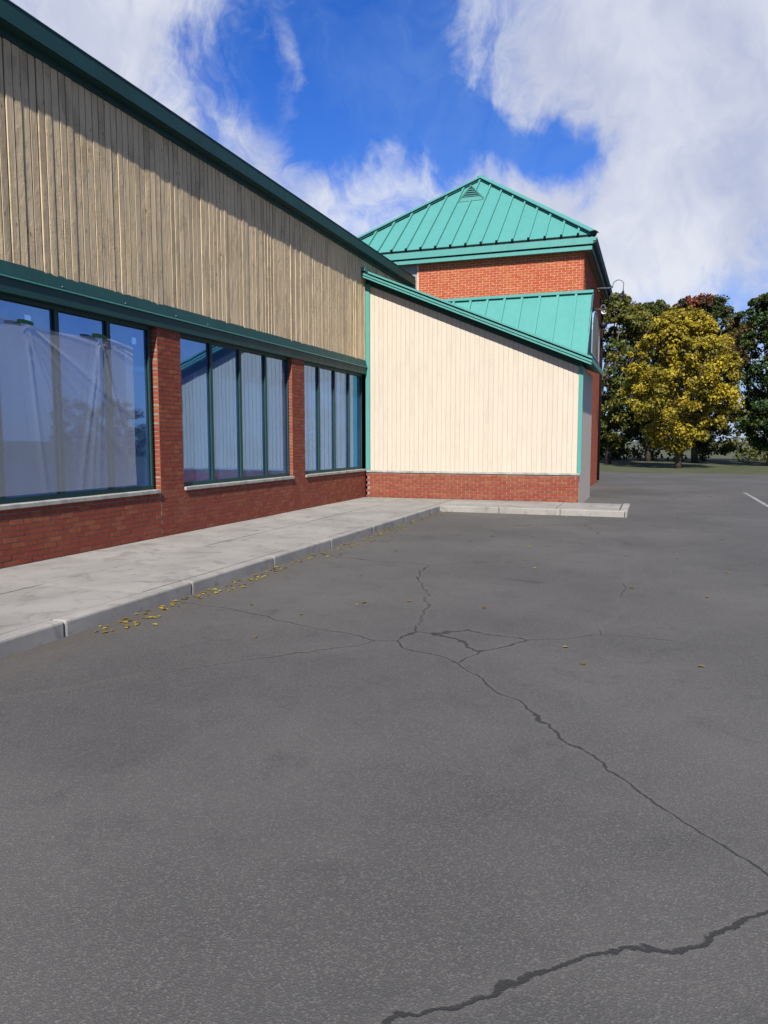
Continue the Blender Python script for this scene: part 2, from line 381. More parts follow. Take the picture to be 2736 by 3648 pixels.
o = MB().box(-.62, -.465, 16.47, 18.3, -.1, .138).build('kerb_stone', 'sidewalk_concrete', kerb); bevel(o, .02, 2)

# ------------------------------------------------------------------ brick meshes
def brick_mesh(name, mat, lx, ly, lz, seed):
    r = random.Random(seed); mb = MB().box(-lx/2, lx/2, -ly/2, ly/2, -lz/2, lz/2)
    mb.v = [(a+r.uniform(-.0012, .0012), b+r.uniform(-.0008, .0008), c+r.uniform(-.0012, .0012)) for a, b, c in mb.v]
    return mb.mesh(name, mat)

# ------------------------------------------------------------------ store building (long wall on the left)
W = -7.0
store = thing('store_building', 'long flat-roofed store with tan vertical wood siding and dark green trim', 'building', (-7.2, 12, 0))
MB().box(-7.5, -7.016, 3.2, 21.95, 3.30, 6.32).build('wall', 'dark_wood', store)
PITCHB = .118
variants = []
for s in range(8):
    r = random.Random(40+s); cup = r.uniform(-.004, .004); tilt = r.uniform(-.004, .004); w = .106 + r.uniform(-.003, .003)
    h = 1.0; mb = MB(); e = .004
    prof = [(-.030, -w/2), (-.004+min(0, cup)*.2-tilt, -w/2), (0-tilt, -w/2+e), (cup*.6-tilt*.4, -w*.2), (cup*.6+tilt*.4, w*.2), (0+tilt, w/2-e), (-.004+tilt, w/2), (-.030, w/2)]
    nz = 2
    for z in (0, 1):
        mb.v += [(px, py, z) for px, py in prof]
    n = len(prof)
    mb.f = [(i, (i+1) % n, n+(i+1) % n, n+i) for i in range(n)] + [tuple(range(n))[::-1], tuple(range(n, 2*n))]
    variants.append(mb.mesh('siding_board', 'tan_wood'))
rr = random.Random(11)
nb = int((21.9-3.3)/PITCHB)
for i in range(nb):
    yb = 6.72 + PITCHB*.5 + (i-28)*PITCHB
    if not 3.25 < yb < 21.88: continue
    o = place(rr.choice(variants), 'siding_board', store, (W+rr.uniform(-.006, .004), yb+rr.uniform(-.0015, .0015), 3.55))
    o.scale = (1, 1, 6.081-3.55); o.rotation_euler = (rr.uniform(-.0006, .0006), 0, rr.gauss(0, .014))
# eave: frieze under the fascia, fascia lengths, coping
XF = -6.828                                            # front of the fascia
MB().box(-7.03, -6.972, 3.2, 21.97, 6.082, 6.178).build('frieze', 'dark_green_and_shade_metal', store)
MB().box(-6.972, XF-.02, 3.2, 21.97, 6.168, 6.178).build('soffit', 'dark_green_and_shade_metal', store)
seams = [3.2, 6.0]
for px, py in ((329, 198), (757, 492), (1038, 686), (1233, 822)):
    d = ray(px, py); seams.append((d*(XF/d.x)).y)
seams += [21.97]
for a, b in zip(seams[:-1], seams[1:]):
    j = rr.uniform(-.002, .002)
    mb = MB().box(XF-.02, XF-.002+j, a+.0015, b-.0015, 6.188, 6.397)
    mb.box(XF-.022, XF+.006+j, a+.0015, b-.0015, 6.397, 6.412); mb.box(XF-.022, XF+.004+j, a+.0015, b-.0015, 6.173, 6.188)
    mb.build('fascia_panel', 'dark_green_and_shade_metal', store)
MB().box(-7.6, XF-.024, 3.2, 21.96, 6.325, 6.405).build('coping', 'dark_green_and_shade_metal', store)
MB().box(-16.0, -7.55, 3.2, 21.9, 6.05, 6.2).build('roof', 'roof_membrane', store)
MB().box(-16.2, -7.3, 3.0, 3.2, .0, 6.3).build('end_wall', 'tan_wood', store)
MB().box(-16.2, -16.0, 3.2, 21.9, .0, 6.3).build('back_wall', 'tan_wood', store)
# ledge
y0 = 3.2; led = [3.2, 5.06, 8.06, 11.1, 14.1, 17.15, 18.27]
for a, b in zip(led[:-1], led[1:]):
    MB().prism([(-7.0, a+.001, 3.626), (-7.03, a+.001, 3.445), (-6.958, a+.001, 3.445), (-6.958, a+.001, 3.468)][::-1], (0, b-a-.002, 0)).build('ledge_flashing', 'dark_green_and_shade_metal', store)
    MB().box(-6.959, -6.940, a+.001, b-.001, 3.436+rr.uniform(-.001, .001), 3.4530).build('drip_edge', 'turquoise_metal', store)  # lighter turquoise stands in for the bright highlight along the ledge lip
    MB().box(-7.06, -6.966+rr.uniform(-.002, .002), a+.45+.001, min(b+.45, 18.262)-.001, 3.268, 3.4365).build('frieze_panel', 'dark_green_and_shade_metal', store)
MB().box(-7.06, -6.967, 3.2, 3.65, 3.268, 3.4365).build('frieze_panel', 'dark_green_and_shade_metal', store)
for px, py in ((222, 1022), (447, 1081), (627, 1126), (740, 1156)):
    d = ray(px, py); q = Vector((0, 0, HC)) + d*(-6.956/d.x)
    mb = MB().lathe((q.x, q.y, q.z), (1, 0, .2), [(-.004, .011), (.006, .011), (.010, .006), (.011, .0005)], 10); mb.smooth = True
    mb.build('screw', 'galvanised', store)
# windows, piers, brick base
GZ0, GZ1 = .86, 3.215
def window(ya, yb):
    mb = MB(); x0, x1 = -7.15, -7.075; t = .034
    mb.box(x0, x1, ya+.001, ya+t, GZ0, GZ1+.06); mb.box(x0, x1, yb-t, yb-.001, GZ0, GZ1+.06)
    mb.box(x0, x1-.002, ya+t, yb-t, GZ1, GZ1+.06); mb.box(x0, x1-.002, ya+t, yb-t, GZ0, GZ0+.06)
    o = mb.build('window', 'dark_green_and_shade_metal', store)
    MB().box(-7.122, -7.116, ya+t-.004, yb-t+.004, GZ0+.05, GZ1+.006).build('pane', 'window_glass', o)
    b = MB()
    b.box(-7.115, -7.105, yb-t-.014, yb-t, GZ0+.06, GZ1); b.box(-7.115, -7.105, ya+t, ya+t+.014, GZ0+.06, GZ1)
    b.box(-7.115, -7.106, ya+t+.014, yb-t-.014, GZ1-.014, GZ1); b.build('glazing_bead', 'black_metal_and_shade', o)
edges = [[4.815, 5.77, 6.727, 7.683, 8.638, 9.535], [10.235, 11.19, 12.145, 13.1, 14.05], [14.67, 15.56, 16.45, 17.34, 18.2]]
for g in edges:
    for a, b in zip(g[:-1], g[1:]): window(a, b)
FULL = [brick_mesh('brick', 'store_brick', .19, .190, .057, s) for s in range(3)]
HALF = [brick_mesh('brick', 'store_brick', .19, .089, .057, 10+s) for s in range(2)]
def pier(ya, yb, single):
    core = MB().box(-7.19, -7.008, ya+.006, yb-.006, .1, 3.30).build('brick_pier', 'store_mortar', store)
    n = round((yb-ya)/.2); pw = (yb-ya)/n; z = 3.2835-.0677*.5; row = 0; st = MB()
    while z > .1:
        if row % 2 == 0: cs = [(ya+pw*(i+.5), 1) for i in range(n)]
        else: cs = [(ya+pw*.25, 0)] + [(ya+pw*(i+1), 1) for i in range(n-1)] + [(yb-pw*.25, 0)]
        for (c, fl) in cs:
            x = -7.095+rr.uniform(-.002, .002)
            if single: place(rr.choice(FULL if fl else HALF), 'brick', core, (x, c, z))
            else:
                w = .095 if fl else .0445; st.box(x-.095, x+.095, c-w, c+w, z-.0285, z+.0285)
        z -= .0677; row += 1
    if not single:
        o = st.build('brick', 'store_brick', core); o['kind'] = 'stuff'
pier(9.605, 10.205, True); pier(14.065, 14.655, False); pier(4.2, 4.8, False)
# base wall under the windows
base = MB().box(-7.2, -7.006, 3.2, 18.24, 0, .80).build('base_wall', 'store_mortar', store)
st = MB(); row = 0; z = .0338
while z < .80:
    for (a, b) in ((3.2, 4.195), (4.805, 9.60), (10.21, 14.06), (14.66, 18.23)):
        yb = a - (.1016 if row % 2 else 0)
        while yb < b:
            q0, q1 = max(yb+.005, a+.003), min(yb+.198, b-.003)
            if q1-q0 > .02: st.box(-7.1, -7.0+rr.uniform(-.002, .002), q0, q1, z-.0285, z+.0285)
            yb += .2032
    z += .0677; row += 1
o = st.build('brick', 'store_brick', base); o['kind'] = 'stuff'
for g in edges:
    o = MB().box(-7.2, -6.965, g[0]-.02, g[-1]+.02, .80, .858).build('window_sill', 'sill_concrete', store); bevel(o, .008)
mb = MB()
mb.add([(-10.5, 3.3, .1), (-10.5, 21.8, .1), (-10.5, 21.8, 3.4), (-10.5, 3.3, 3.4), (-7.25, 3.3, 3.4), (-7.25, 21.8, 3.4), (-7.25, 3.3, .1), (-7.25, 21.8, .1)],
       [(0, 1, 2, 3), (3, 2, 5, 4), (0, 6, 7, 1)]); mb.build('interior_room', 'interior', store)

# ------------------------------------------------------------------ plastic film and tape on the windows, added glowing grids for bright spots in the glass
film = MB(); ny, nz = 170, 60
tapes = []
for px, py in ((89, 1148), (355, 1200)):
    d = ray(px, py); q = Vector((0, 0, HC)) + d*(-7.045/d.x); tapes.append((q.y, q.z))
def film_top(y):
    t0, t1 = tapes[0], tapes[1]
    z = t0[1] + (t1[1]-t0[1])*(y-t0[0])/(t1[0]-t0[0]) + .012
    if t0[0] < y < t1[0]:
        u = (y-t0[0])/(t1[0]-t0[0]); z -= .055*math.sin(math.pi*u)
    if y < t0[0]: z += .01*math.sin((t0[0]-y)*5)
    if y > t1[0]: z -= (y-t1[0])*.10
    return z
FY0, FY1, FZ = 5.2, 9.1, .95
rf = random.Random(5)
cre = [(t, rf.uniform(-1.5, .1) if t == 0 else rf.uniform(-1.8, .0), rf.uniform(.003, .007), rf.uniform(.008, .02)) for t in (0, 1) for _ in range(15)]
for j in range(nz+1):
    for i in range(ny+1):
        y = FY0+(FY1-FY0)*i/ny; zt = film_top(y); z = zt-(zt-FZ)*(j/nz)**1.3
        d = 0.0
        for t, an, wd, am in cre:
            ty, tz = tapes[t]; dy, dz = y-ty, z-tz; rr_ = math.hypot(dy, dz)+1e-4
            a2 = math.atan2(dz, dy); dd = abs((a2-an+math.pi) % (2*math.pi)-math.pi)*rr_
            d += am*math.exp(-(dd/(wd+.02*rr_))**2)*min(1, rr_*6)*math.exp(-rr_*.5)
        film.v.append((-7.052+d+.006*math.sin(y*7+z*3), y, z))
for j in range(nz):
    for i in range(ny):
        a = j*(ny+1)+i; film.f.append((a, a+1, a+ny+2, a+ny+1))
film.smooth = True
tag(film.build('plastic_sheet', 'plastic_film'), 'creased clear plastic sheet taped over the store windows below the dark green ledge', 'plastic sheet')
def tape(ya, za, yb, zb, h, label, seed):
    r = random.Random(seed); n = 9; mb = MB()
    for k in range(n+1):
        t = k/n; y = ya+(yb-ya)*t; z = za+(zb-za)*t + .008*math.sin(t*3.3)
        hh = h*(1-.35*abs(t-.4)); w = r.uniform(-.006, .006) if k in (0, n) else 0
        mb.v += [(-7.018, y+w, z-hh/2), (-7.016, y-w, z+hh/2), (-7.021, y+w, z-hh/2), (-7.019, y-w, z+hh/2)]
    for k in range(n):
        a = 4*k; mb.f += [(a, a+4, a+5, a+1), (a+2, a+3, a+7, a+6), (a+1, a+5, a+7, a+3), (a, a+2, a+6, a+4)]
    mb.f += [(0, 1, 3, 2), (4*n, 4*n+2, 4*n+3, 4*n+1)]
    tag(mb.build('tape_strip', 'green_tape'), label, 'tape', 'green tape holding the plastic sheet')
def wallpt(px, py, X):
    d = ray(px, py); return Vector((0, 0, HC)) + d*(X/d.x)
a, b = wallpt(60, 1143, -7.02), wallpt(119, 1154, -7.02)
tape(a.y, a.z, b.y, b.z, .05, 'dark green tape strip on the leftmost window pane holding the plastic sheet', 1)
a, b = wallpt(328, 1194, -7.02), wallpt(380, 1204, -7.02)
tape(a.y, a.z, b.y, b.z, .055, 'dark green tape strip at the corner of the middle pane beside the mullion', 2)
for (px, py, lb) in ((100, 1137, 'small glowing grid added for a bright spot in the leftmost window pane above the tape'), (478, 1214, 'small glowing grid added for a bright spot in the pane next to the brick pier')):
    q = wallpt(px, py, -7.55); t = thing('glowing_grid', lb, 'lamp', tuple(q), 'added glowing grids standing in for bright spots in the store windows')  # made-up glowing grid in place of a bright spot in the glass
    MB().box(q.x-.03, q.x-.006, q.y-.052, q.y+.052, q.z-.052, q.z+.052).build('housing', 'white_enamel', t)
    for i in range(3):
        for j in range(3):
            c = (q.y+(i-1)*.033, q.z+(j-1)*.033); MB().box(q.x-.006, q.x, c[0]-.014, c[0]+.014, c[1]-.014, c[1]+.014).build('glow_cell', 'grid_glow', t)
    MB().tube([(q.x-.018, q.y, q.z+.05), (q.x-.018, q.y, 3.40)], .006, 6).build('hanging_rod', 'black_metal_and_shade', t)

# ------------------------------------------------------------------ lean-to with the cream gable end
lean = thing('entrance_lean_to', 'cream boarded lean-to with sloping turquoise roof edge against the tan store wall', 'building', (-4.3, 20, 0))
YC = 18.284; SL = .4185
def ztop(x): return 5.753-SL*(x+6.793)               # upper line of the roof edge
XR = -1.55
MB().prism([(-6.95, YC+.014, .1), (XR-.10, YC+.014, .1), (XR-.10, YC+.014, ztop(XR-.1)-.2), (-6.95, YC+.014, ztop(-6.95)-.2)], (0, .25, 0)).build('wall', 'cream_wood', lean)
x = -6.883; i = 0
cv = []
while x < XR-.12:
    x1 = min(x+.118, XR-.10); w0, w1 = x+.003, x1-.003; e = .004
    zb = .82; z0, z1 = ztop(w0)-.21, ztop(w1)-.21; dy = rr.uniform(-.0015, .0015)
    mb = MB()
    pl = [(w0, YC+.02), (w0, YC+.004+dy), (w0+e, YC+dy), (w1-e, YC-dy*.5), (w1, YC+.004-dy*.5), (w1, YC+.02)]
    n = len(pl)
    mb.v = [(a, b, zb) for a, b in pl] + [(a, b, ztop(a)-.21) for a, b in pl]
    mb.f = [(k, (k+1) % n, n+(k+1) % n, n+k) for k in range(n)] + [tuple(range(n))[::-1], tuple(range(n, 2*n))]
    mb.build('siding_board', 'cream_wood', lean); x = x1
MB().box(-6.997, -6.887, YC-.028, YC+.03, .82, 5.52).build('corner_trim', 'turquoise_metal', lean)
MB().box(XR-.13, XR-.04, YC-.024, YC+.03, .82, ztop(XR-.1)-.30).build('corner_trim', 'turquoise_metal', lean)
def rake(name, ya, yb, d0, d1, xa, xb, mat='turquoise_metal'):
    """band of the sloping edge: between ztop-d0 and ztop-d1, from ya (front) to yb"""
    return MB().prism([(xa, ya, ztop(xa)-d1), (xb, ya, ztop(xb)-d1), (xb, ya, ztop(xb)-d0), (xa, ya, ztop(xa)-d0)], (0, yb-ya, 0)).build(name, mat, lean)
XE = XR+.18
rake('roof_edge', 17.905, 18.06, .0, .046, -6.80, XE)
rake('roof_edge_gap_shade', 17.975, 18.06, .046, .080, -6.99, XE-.01, 'black_metal_and_shade')  # black strip paints the shade in the gap under the roof edge
rake('fascia_board', 17.945, 18.06, .080, .130, -6.985, XE-.01)
rake('fascia_board_gap_shade', 17.985, 18.06, .130, .150, -6.985, XE-.02, 'black_metal_and_shade')  # shade between the two boards put in as black
rake('fascia_board', 17.960, 18.06, .150, .188, -6.985, XE-.02)
rake('soffit', 18.06, YC-.02, .125, .14, -6.99, XE-.03, 'dark_green_and_shade_metal')
rake('frieze_board', YC-.02, YC+.012, .142, .318, -6.99, XR-.05, 'dark_green_and_shade_metal')
rake('roof', 18.06, 21.9, .004, .124, -6.99, XE-.01)
MB().prism([(-6.995, 17.96, 5.79), (-6.90, 17.96, 5.79), (-6.885, 17.96, 5.875), (-6.995, 17.96, 5.88)], (0, .09, 0)).build('end_cap', 'turquoise_metal', lean)
MB().prism([(-6.895, 17.99, 5.765), (-6.80, 17.99, 5.735), (-6.80, 17.99, 5.80), (-6.895, 17.99, 5.87)], (0, .05, 0)).build('end_gap_shade', 'dark_green_and_shade_metal', lean)  # solid dark piece standing in for the shaded gap by the end cap
MB().box(XR-.35, XR-.10, YC+.27, 21.9, 0, ztop(XR)-.2).build('side_wall', 'cream_wood', lean)
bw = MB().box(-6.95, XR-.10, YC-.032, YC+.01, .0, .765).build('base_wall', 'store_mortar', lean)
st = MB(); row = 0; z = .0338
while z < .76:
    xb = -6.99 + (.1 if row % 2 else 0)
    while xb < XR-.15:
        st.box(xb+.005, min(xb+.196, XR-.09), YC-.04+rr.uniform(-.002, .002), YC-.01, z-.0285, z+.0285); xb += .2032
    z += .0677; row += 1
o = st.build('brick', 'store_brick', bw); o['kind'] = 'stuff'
o = MB().box(-6.99, XR-.06, YC-.06, YC+.012, .768, .819).build('base_coping', 'sill_concrete', lean); bevel(o, .006)

# ------------------------------------------------------------------ brick tower
tower = thing('brick_tower', 'square red brick tower with turquoise standing-seam pyramid roof', 'tower', (-5.7, 25.7, 0))
YT, XTR, XTL, YTB = 22.0, -1.967, -9.4, 29.4
fwall = MB().box(-6.79, -2.0, YT+.0035, YT+.3, 0, 6.79).build('front_wall', 'tower_mortar', tower)
TF = [brick_mesh('brick', 'tower_brick', .193, .10, .057, 30+s) for s in range(4)]
TH = [brick_mesh('brick', 'tower_brick', .0915, .10, .057, 50+s) for s in range(2)]
cells = []; z = 5.713+.0338; row = 0
while z < 6.77:
    xr = XTR if row % 2 == 0 else XTR-.1016
    if row % 2: cells.append((XTR-.0458, z, 0))
    x = xr
    while x-.2032 > -6.80:
        cells.append((x-.0965, z, 1)); x -= .2032
    if x-.1 > -6.80: cells.append((x-.0458, z, 0))
    z += .0677; row += 1
cells.sort(key=lambda c: (-c[0] + (3.0 if c[1] > 6.62 else 0)))
st = MB()
for k, (x, z, fl) in enumerate(cells):
    yb = YT+.05+rr.uniform(-.002, .002)
    if k < 298: place(rr.choice(TF if fl else TH), 'brick', fwall, (x, yb, z))
    else:
        w = .0965 if fl else .0458; st.box(x-w, x+w, yb-.05, yb+.05, z-.0285, z+.0285)
o = st.build('brick', 'tower_brick', fwall); o['kind'] = 'stuff'
swall = MB().box(-2.3, XTR-.004, YT+.005, YTB, 0, 6.775).build('side_wall', 'tower_mortar', tower)
st = MB(); z = 5.713+.0338-.0677*84; row = 0
while z < 6.76:
    y = YT+.11 + (.1 if row % 2 else 0)
    while y < YTB-.05:
        st.box(XTR-.05, XTR+rr.uniform(-.002, .002), y+.005, min(y+.198, YTB), z-.0285, z+.0285); y += .2032
    z += .0677; row += 1
o = st.build('brick', 'tower_brick', swall); o['kind'] = 'stuff'
MB().box(XTL, -2.3, YTB-.3, YTB, 0, 6.775).build('back_wall', 'tower_brick', tower)
MB().box(XTL, XTL+.3, YT+.4, YTB-.3, 0, 6.775).build('side_wall', 'tower_brick', tower)
for (a, b) in ((XTL, -8.01), (-8.0, -6.80)):
    MB().box(a, b, YT+.05, YT+.3, 5.5, 6.79).build('wall_panel', 'pale_panel', tower)
# soffit and fascias
EF, ER, EL, EB = 21.77, -1.745, -9.66, 29.65          # faces of the lower fascia
MB().box(EL+.03, ER-.03, EF+.03, YT-.002, 6.775, 6.79).build('soffit', 'soffit_paint', tower)
MB().box(XTR+.004, ER-.031, YT, EB-.03, 6.776, 6.791).build('soffit', 'soffit_paint', tower)
MB().box(EL, ER, EF, EF+.03, 6.762, 6.862).build('fascia_board', 'turquoise_metal', tower)
MB().box(EL, ER-.02, EF+.016, EF+.05, 6.862, 6.905).build('fascia_gap_shade', 'black_metal_and_shade', tower)  # black fill paints the shadow line between fascia and gutter
MB().box(EL-.04, ER+.028, EF-.05, EF-.02, 6.905, 7.074).build('gutter_face', 'turquoise_metal', tower)
MB().box(EL-.03, ER+.02, EF-.02, EF+.05, 6.907, 7.05).build('gutter_trough', 'dark_green_and_shade_metal', tower)
MB().box(EL, ER+.01, EF-.02, EF+.03, 7.05, 7.150).build('gutter_gap_shade', 'black_metal_and_shade', tower)  # shade under the roof panels put in as a black strip
MB().box(EL-.03, ER+.022, EF-.046, EF-.03, 7.074, 7.084).build('gutter_bead', 'turquoise_metal', tower)
MB().box(ER-.03, ER, EF+.031, EB, 6.762, 6.93).build('fascia_board', 'dark_green_and_shade_metal', tower)  # side fascia and gutter: shaded turquoise, painted as dark green
gp = [(0, .0), (.075, .0), (.10, .03), (.108, .085), (.125, .10), (.125, .15), (.110, .15), (0, .14)]
MB().prism([(ER+.002+a, EF-.03, 6.925+b) for a, b in gp], (0, EB-EF, 0)).build('side_gutter', 'dark_green_and_shade_metal', tower)
MB().prism([(ER+.03+a*.75, EF-.046, 6.985+b*.62) for a, b in gp], (0, .012, 0)).build('gutter_end_cap', 'turquoise_metal', tower)
MB().box(EL, ER, EB-.03, EB, 6.762, 7.08).build('fascia_board', 'dark_green_and_shade_metal', tower)
MB().box(EL, EL+.03, EF+.031, EB-.031, 6.762, 7.08).build('fascia_board', 'dark_green_and_shade_metal', tower)
# pyramid roof
AP = Vector((-5.70, 25.70, 10.27)); Z0 = 7.155
RX0, RX1, RY0, RY1 = -9.68, -1.72, 21.725, 29.675
MB().add([(RX0, RY0, Z0-.02), (RX1, RY0, Z0-.02), (RX1, RY1, Z0-.02), (RX0, RY1, Z0-.02), (AP.x, AP.y, AP.z-.02)],
         [(0, 1, 4), (1, 2, 4), (2, 3, 4), (3, 0, 4), (3, 2, 1, 0)]).build('roof_deck', 'dark_green_and_shade_metal', tower)
SP = .4475
def roof_face(A, B, first, capmat=True, side=False):
    """standing-seam face over eave A-B (left to right seen from outside) up to the apex"""
    A = Vector(A); B = Vector(B); ex = (B-A).normalized(); ln = (B-A).length
    ap = AP-A; u_ap = ap.dot(ex); up = (ap-ex*u_ap); hgt = up.length; up = up/hgt; nrm = ex.cross(up).normalized()
    if nrm.z < 0: nrm = -nrm
    def P(u, v, h=0): return A+ex*u+up*v+nrm*h
    def vmax(u): return hgt*(u/u_ap if u < u_ap else (ln-u)/(ln-u_ap))
    us = []; u = first
    while u > 0: u -= SP
    u += SP
    while u < ln: us.append(u); u += SP
    ed = [0]+us+[ln]
    for a, b in zip(ed[:-1], ed[1:]):
        if b-a < .02: continue
        pts = [(a, 0), (b, 0)]
        if vmax(b) > 1e-4: pts.append((b, vmax(b)))
        if a < u_ap < b: pts.append((u_ap, hgt))
        if vmax(a) > 1e-4: pts.append((a, vmax(a)))
        MB().prism([P(q, w, -.012) for q, w in pts], nrm*.014).build('roof_panel', 'turquoise_metal', tower)
    for u in us:
        v1 = vmax(u)-.05
        if v1 < .1: continue
        o = MB().bar(P(u, .015, .003), P(u, v1, .003), .052, .060, nrm).build('roof_seam', 'turquoise_metal', tower)
        MB().bar(P(u, -.035, -.012), P(u, .014, -.012), .062, .066, nrm).build('seam_end_shade', 'black_metal_and_shade', o)  # black box painting the shadow in the hollow seam end
    return P, nrm, us, vmax
PF = roof_face((RX0, RY0, Z0), (RX1, RY0, Z0), -4.807-RX0)
roof_face((RX1, RY0, Z0), (RX1, RY1, Z0), .22)
roof_face((RX1, RY1, Z0), (RX0, RY1, Z0), .22)
roof_face((RX0, RY1, Z0), (RX0, RY0, Z0), .22)
for c in ((RX0, RY0), (RX1, RY0), (RX1, RY1), (RX0, RY1)):
    a = Vector((c[0], c[1], Z0+.012)); d = (AP-a); h = Vector((d.x, d.y, 0)).normalized(); sd = Vector((-h.y, h.x, 0))
    t = d.normalized(); nn = sd.cross(t); nn = nn if nn.z > 0 else -nn
    mb = MB(); st0 = a-t*.03; pr = [(-.15, .040), (-.15, .058), (-.03, .098), (.03, .098), (.15, .058), (.15, .040)]
    mb.prism([st0+sd*q+nn*w for q, w in pr], AP+Vector((0, 0, .012))-st0+t*.02).build('hip_cap', 'turquoise_metal', tower)
    MB().prism([st0+t*.03+sd*q+nn*w for q, w in ((-.125, -.03), (-.125, .042), (.125, .042), (.125, -.03))], AP-st0-t*.03).build('hip_closure', 'dark_green_and_shade_metal', tower)  # filler closing the gap; its dark colour paints the shadow under the cap
    MB().prism([st0-t*.004+sd*q*.98+nn*(w-.004) for q, w in pr], t*.003).build('hip_end', 'black_metal_and_shade', tower)
mb = MB().prism([AP+Vector((math.cos(k*math.pi/4)*.11, math.sin(k*math.pi/4)*.10, -.0)) for k in range(8)], (0, 0, .10)); mb.build('roof_peak', 'turquoise_metal', tower)
# dormer vent near the peak
vent = MB()
bl, br, tp = Vector((-6.10, 24.26, 9.14)), Vector((-5.30, 24.26, 9.14)), Vector((-5.80, 24.26, 9.66))
cxv = -5.70; yv = 24.27; zb = 9.17; hw = .41; hv = .43
vb = MB().prism([(cxv-hw, yv, zb), (cxv+hw, yv, zb), (cxv, yv, zb+hv)], (0, .10, 0)).build('roof_vent', 'dark_green_and_shade_metal', tower)
MB().prism([(cxv-hw-.02, yv-.02, zb-.015), (cxv+hw+.02, yv-.02, zb-.015), (cxv+hw-.12, yv-.02, zb+.10), (cxv-hw+.12, yv-.02, zb+.10)], (0, .06, 0)).build('vent_base', 'turquoise_metal', vb)
for z in (.125, .19, .255, .32):
    ww = hw*(1-z/hv)-.02
    MB().prism([(cxv-ww, yv-.025, zb+z), (cxv-ww, yv+.02, zb+z+.028), (cxv-ww, yv+.02, zb+z+.038), (cxv-ww, yv-.025, zb+z+.012)], (2*ww, 0, 0)).build('louvre_slat', 'turquoise_metal', vb)
for s in (-1, 1):
    a = Vector((cxv+s*(hw+.06), yv-.05, zb-.05)); b = Vector((cxv, yv-.05, zb+hv+.02))
    back = Vector((0, .85, 0)); n2 = Vector((0, 0, .022))
    aa = a+Vector((0, .10, .03))
    MB().prism([a, b, b+Vector((0, .62, 0)), aa] if s < 0 else [b, a, aa, b+Vector((0, .62, 0))], n2).build('vent_roof', 'turquoise_metal', vb)
    MB().bar(a+Vector((0, .03, -.035)), b+Vector((0, .03, -.035)), .022, .04, (0, 0, 1)).build('vent_trim', 'turquoise_metal', vb)
# downspout at the back of the side gutter
mb = MB().tube([(ER+.06, 29.2, 6.95), (ER+.06, 29.2, 6.72), (ER+.045, 29.21, 6.60), (ER-.03, 29.24, 6.50), (ER-.13, 29.27, 6.44), (XTR+.05, 29.28, 6.38), (XTR+.05, 29.28, 6.0), (XTR+.05, 29.28, .1)], .045, 10); mb.smooth = True
mb.build('downspout', 'black_metal_and_shade', tower)
# skirt roof in front of the tower
AX1, AX0 = -1.69, -6.79; ya, za = 21.975, 5.625; yb2, zb2 = 20.25, 3.60
sd = Vector((0, yb2-ya, zb2-za)).normalized(); sn = Vector((0, -sd.z, sd.y)); sn = sn if sn.z > 0 else -sn; sl_len = math.hypot(yb2-ya, zb2-za)
us = [AX1]; x = -2.148
while x > AX0: us.append(x); x -= .4965
us.append(AX0)
for a, b in zip(us[:-1], us[1:]):
    q = Vector((0, ya, za))
    MB().prism([Vector((b, 0, 0))+q+sd*sl_len, Vector((a, 0, 0))+q+sd*sl_len, Vector((a, 0, 0))+q, Vector((b, 0, 0))+q], sn*.014).build('skirt_roof_panel', 'turquoise_metal', tower)
for x in us[1:-1]:
    q = Vector((x, ya, za))+sn*.012
    MB().bar(q+sd*.02, q+sd*sl_len, .066, .062, sn).build('skirt_roof_seam', 'turquoise_metal', tower)
q = Vector((AX1-.012, ya, za))+sn*.012
MB().bar(q, q+sd*sl_len, .024, .014, sn).build('skirt_roof_edge', 'turquoise_metal', tower)
MB().box(AX0, AX1, YT-.13, YT-.004, 5.632, 5.708).build('skirt_roof_flashing', 'turquoise_metal', tower)
MB().prism([(AX1-.05, YT-.02, za-.04), (AX1-.05, YT-.02, zb2), (AX1-.05, yb2+.05, zb2), (AX1-.05, yb2+.05, zb2+.03)], (.03, 0, 0)).build('skirt_roof_end', 'dark_green_and_shade_metal', tower)  # end and barge: turquoise whose own shade is painted as dark green
MB().bar(Vector((AX1-.02, ya, za-.13)), Vector((AX1-.02, yb2+.05, zb2-.13)), .03, .12, sn).build('skirt_roof_barge', 'dark_green_and_shade_metal', tower)

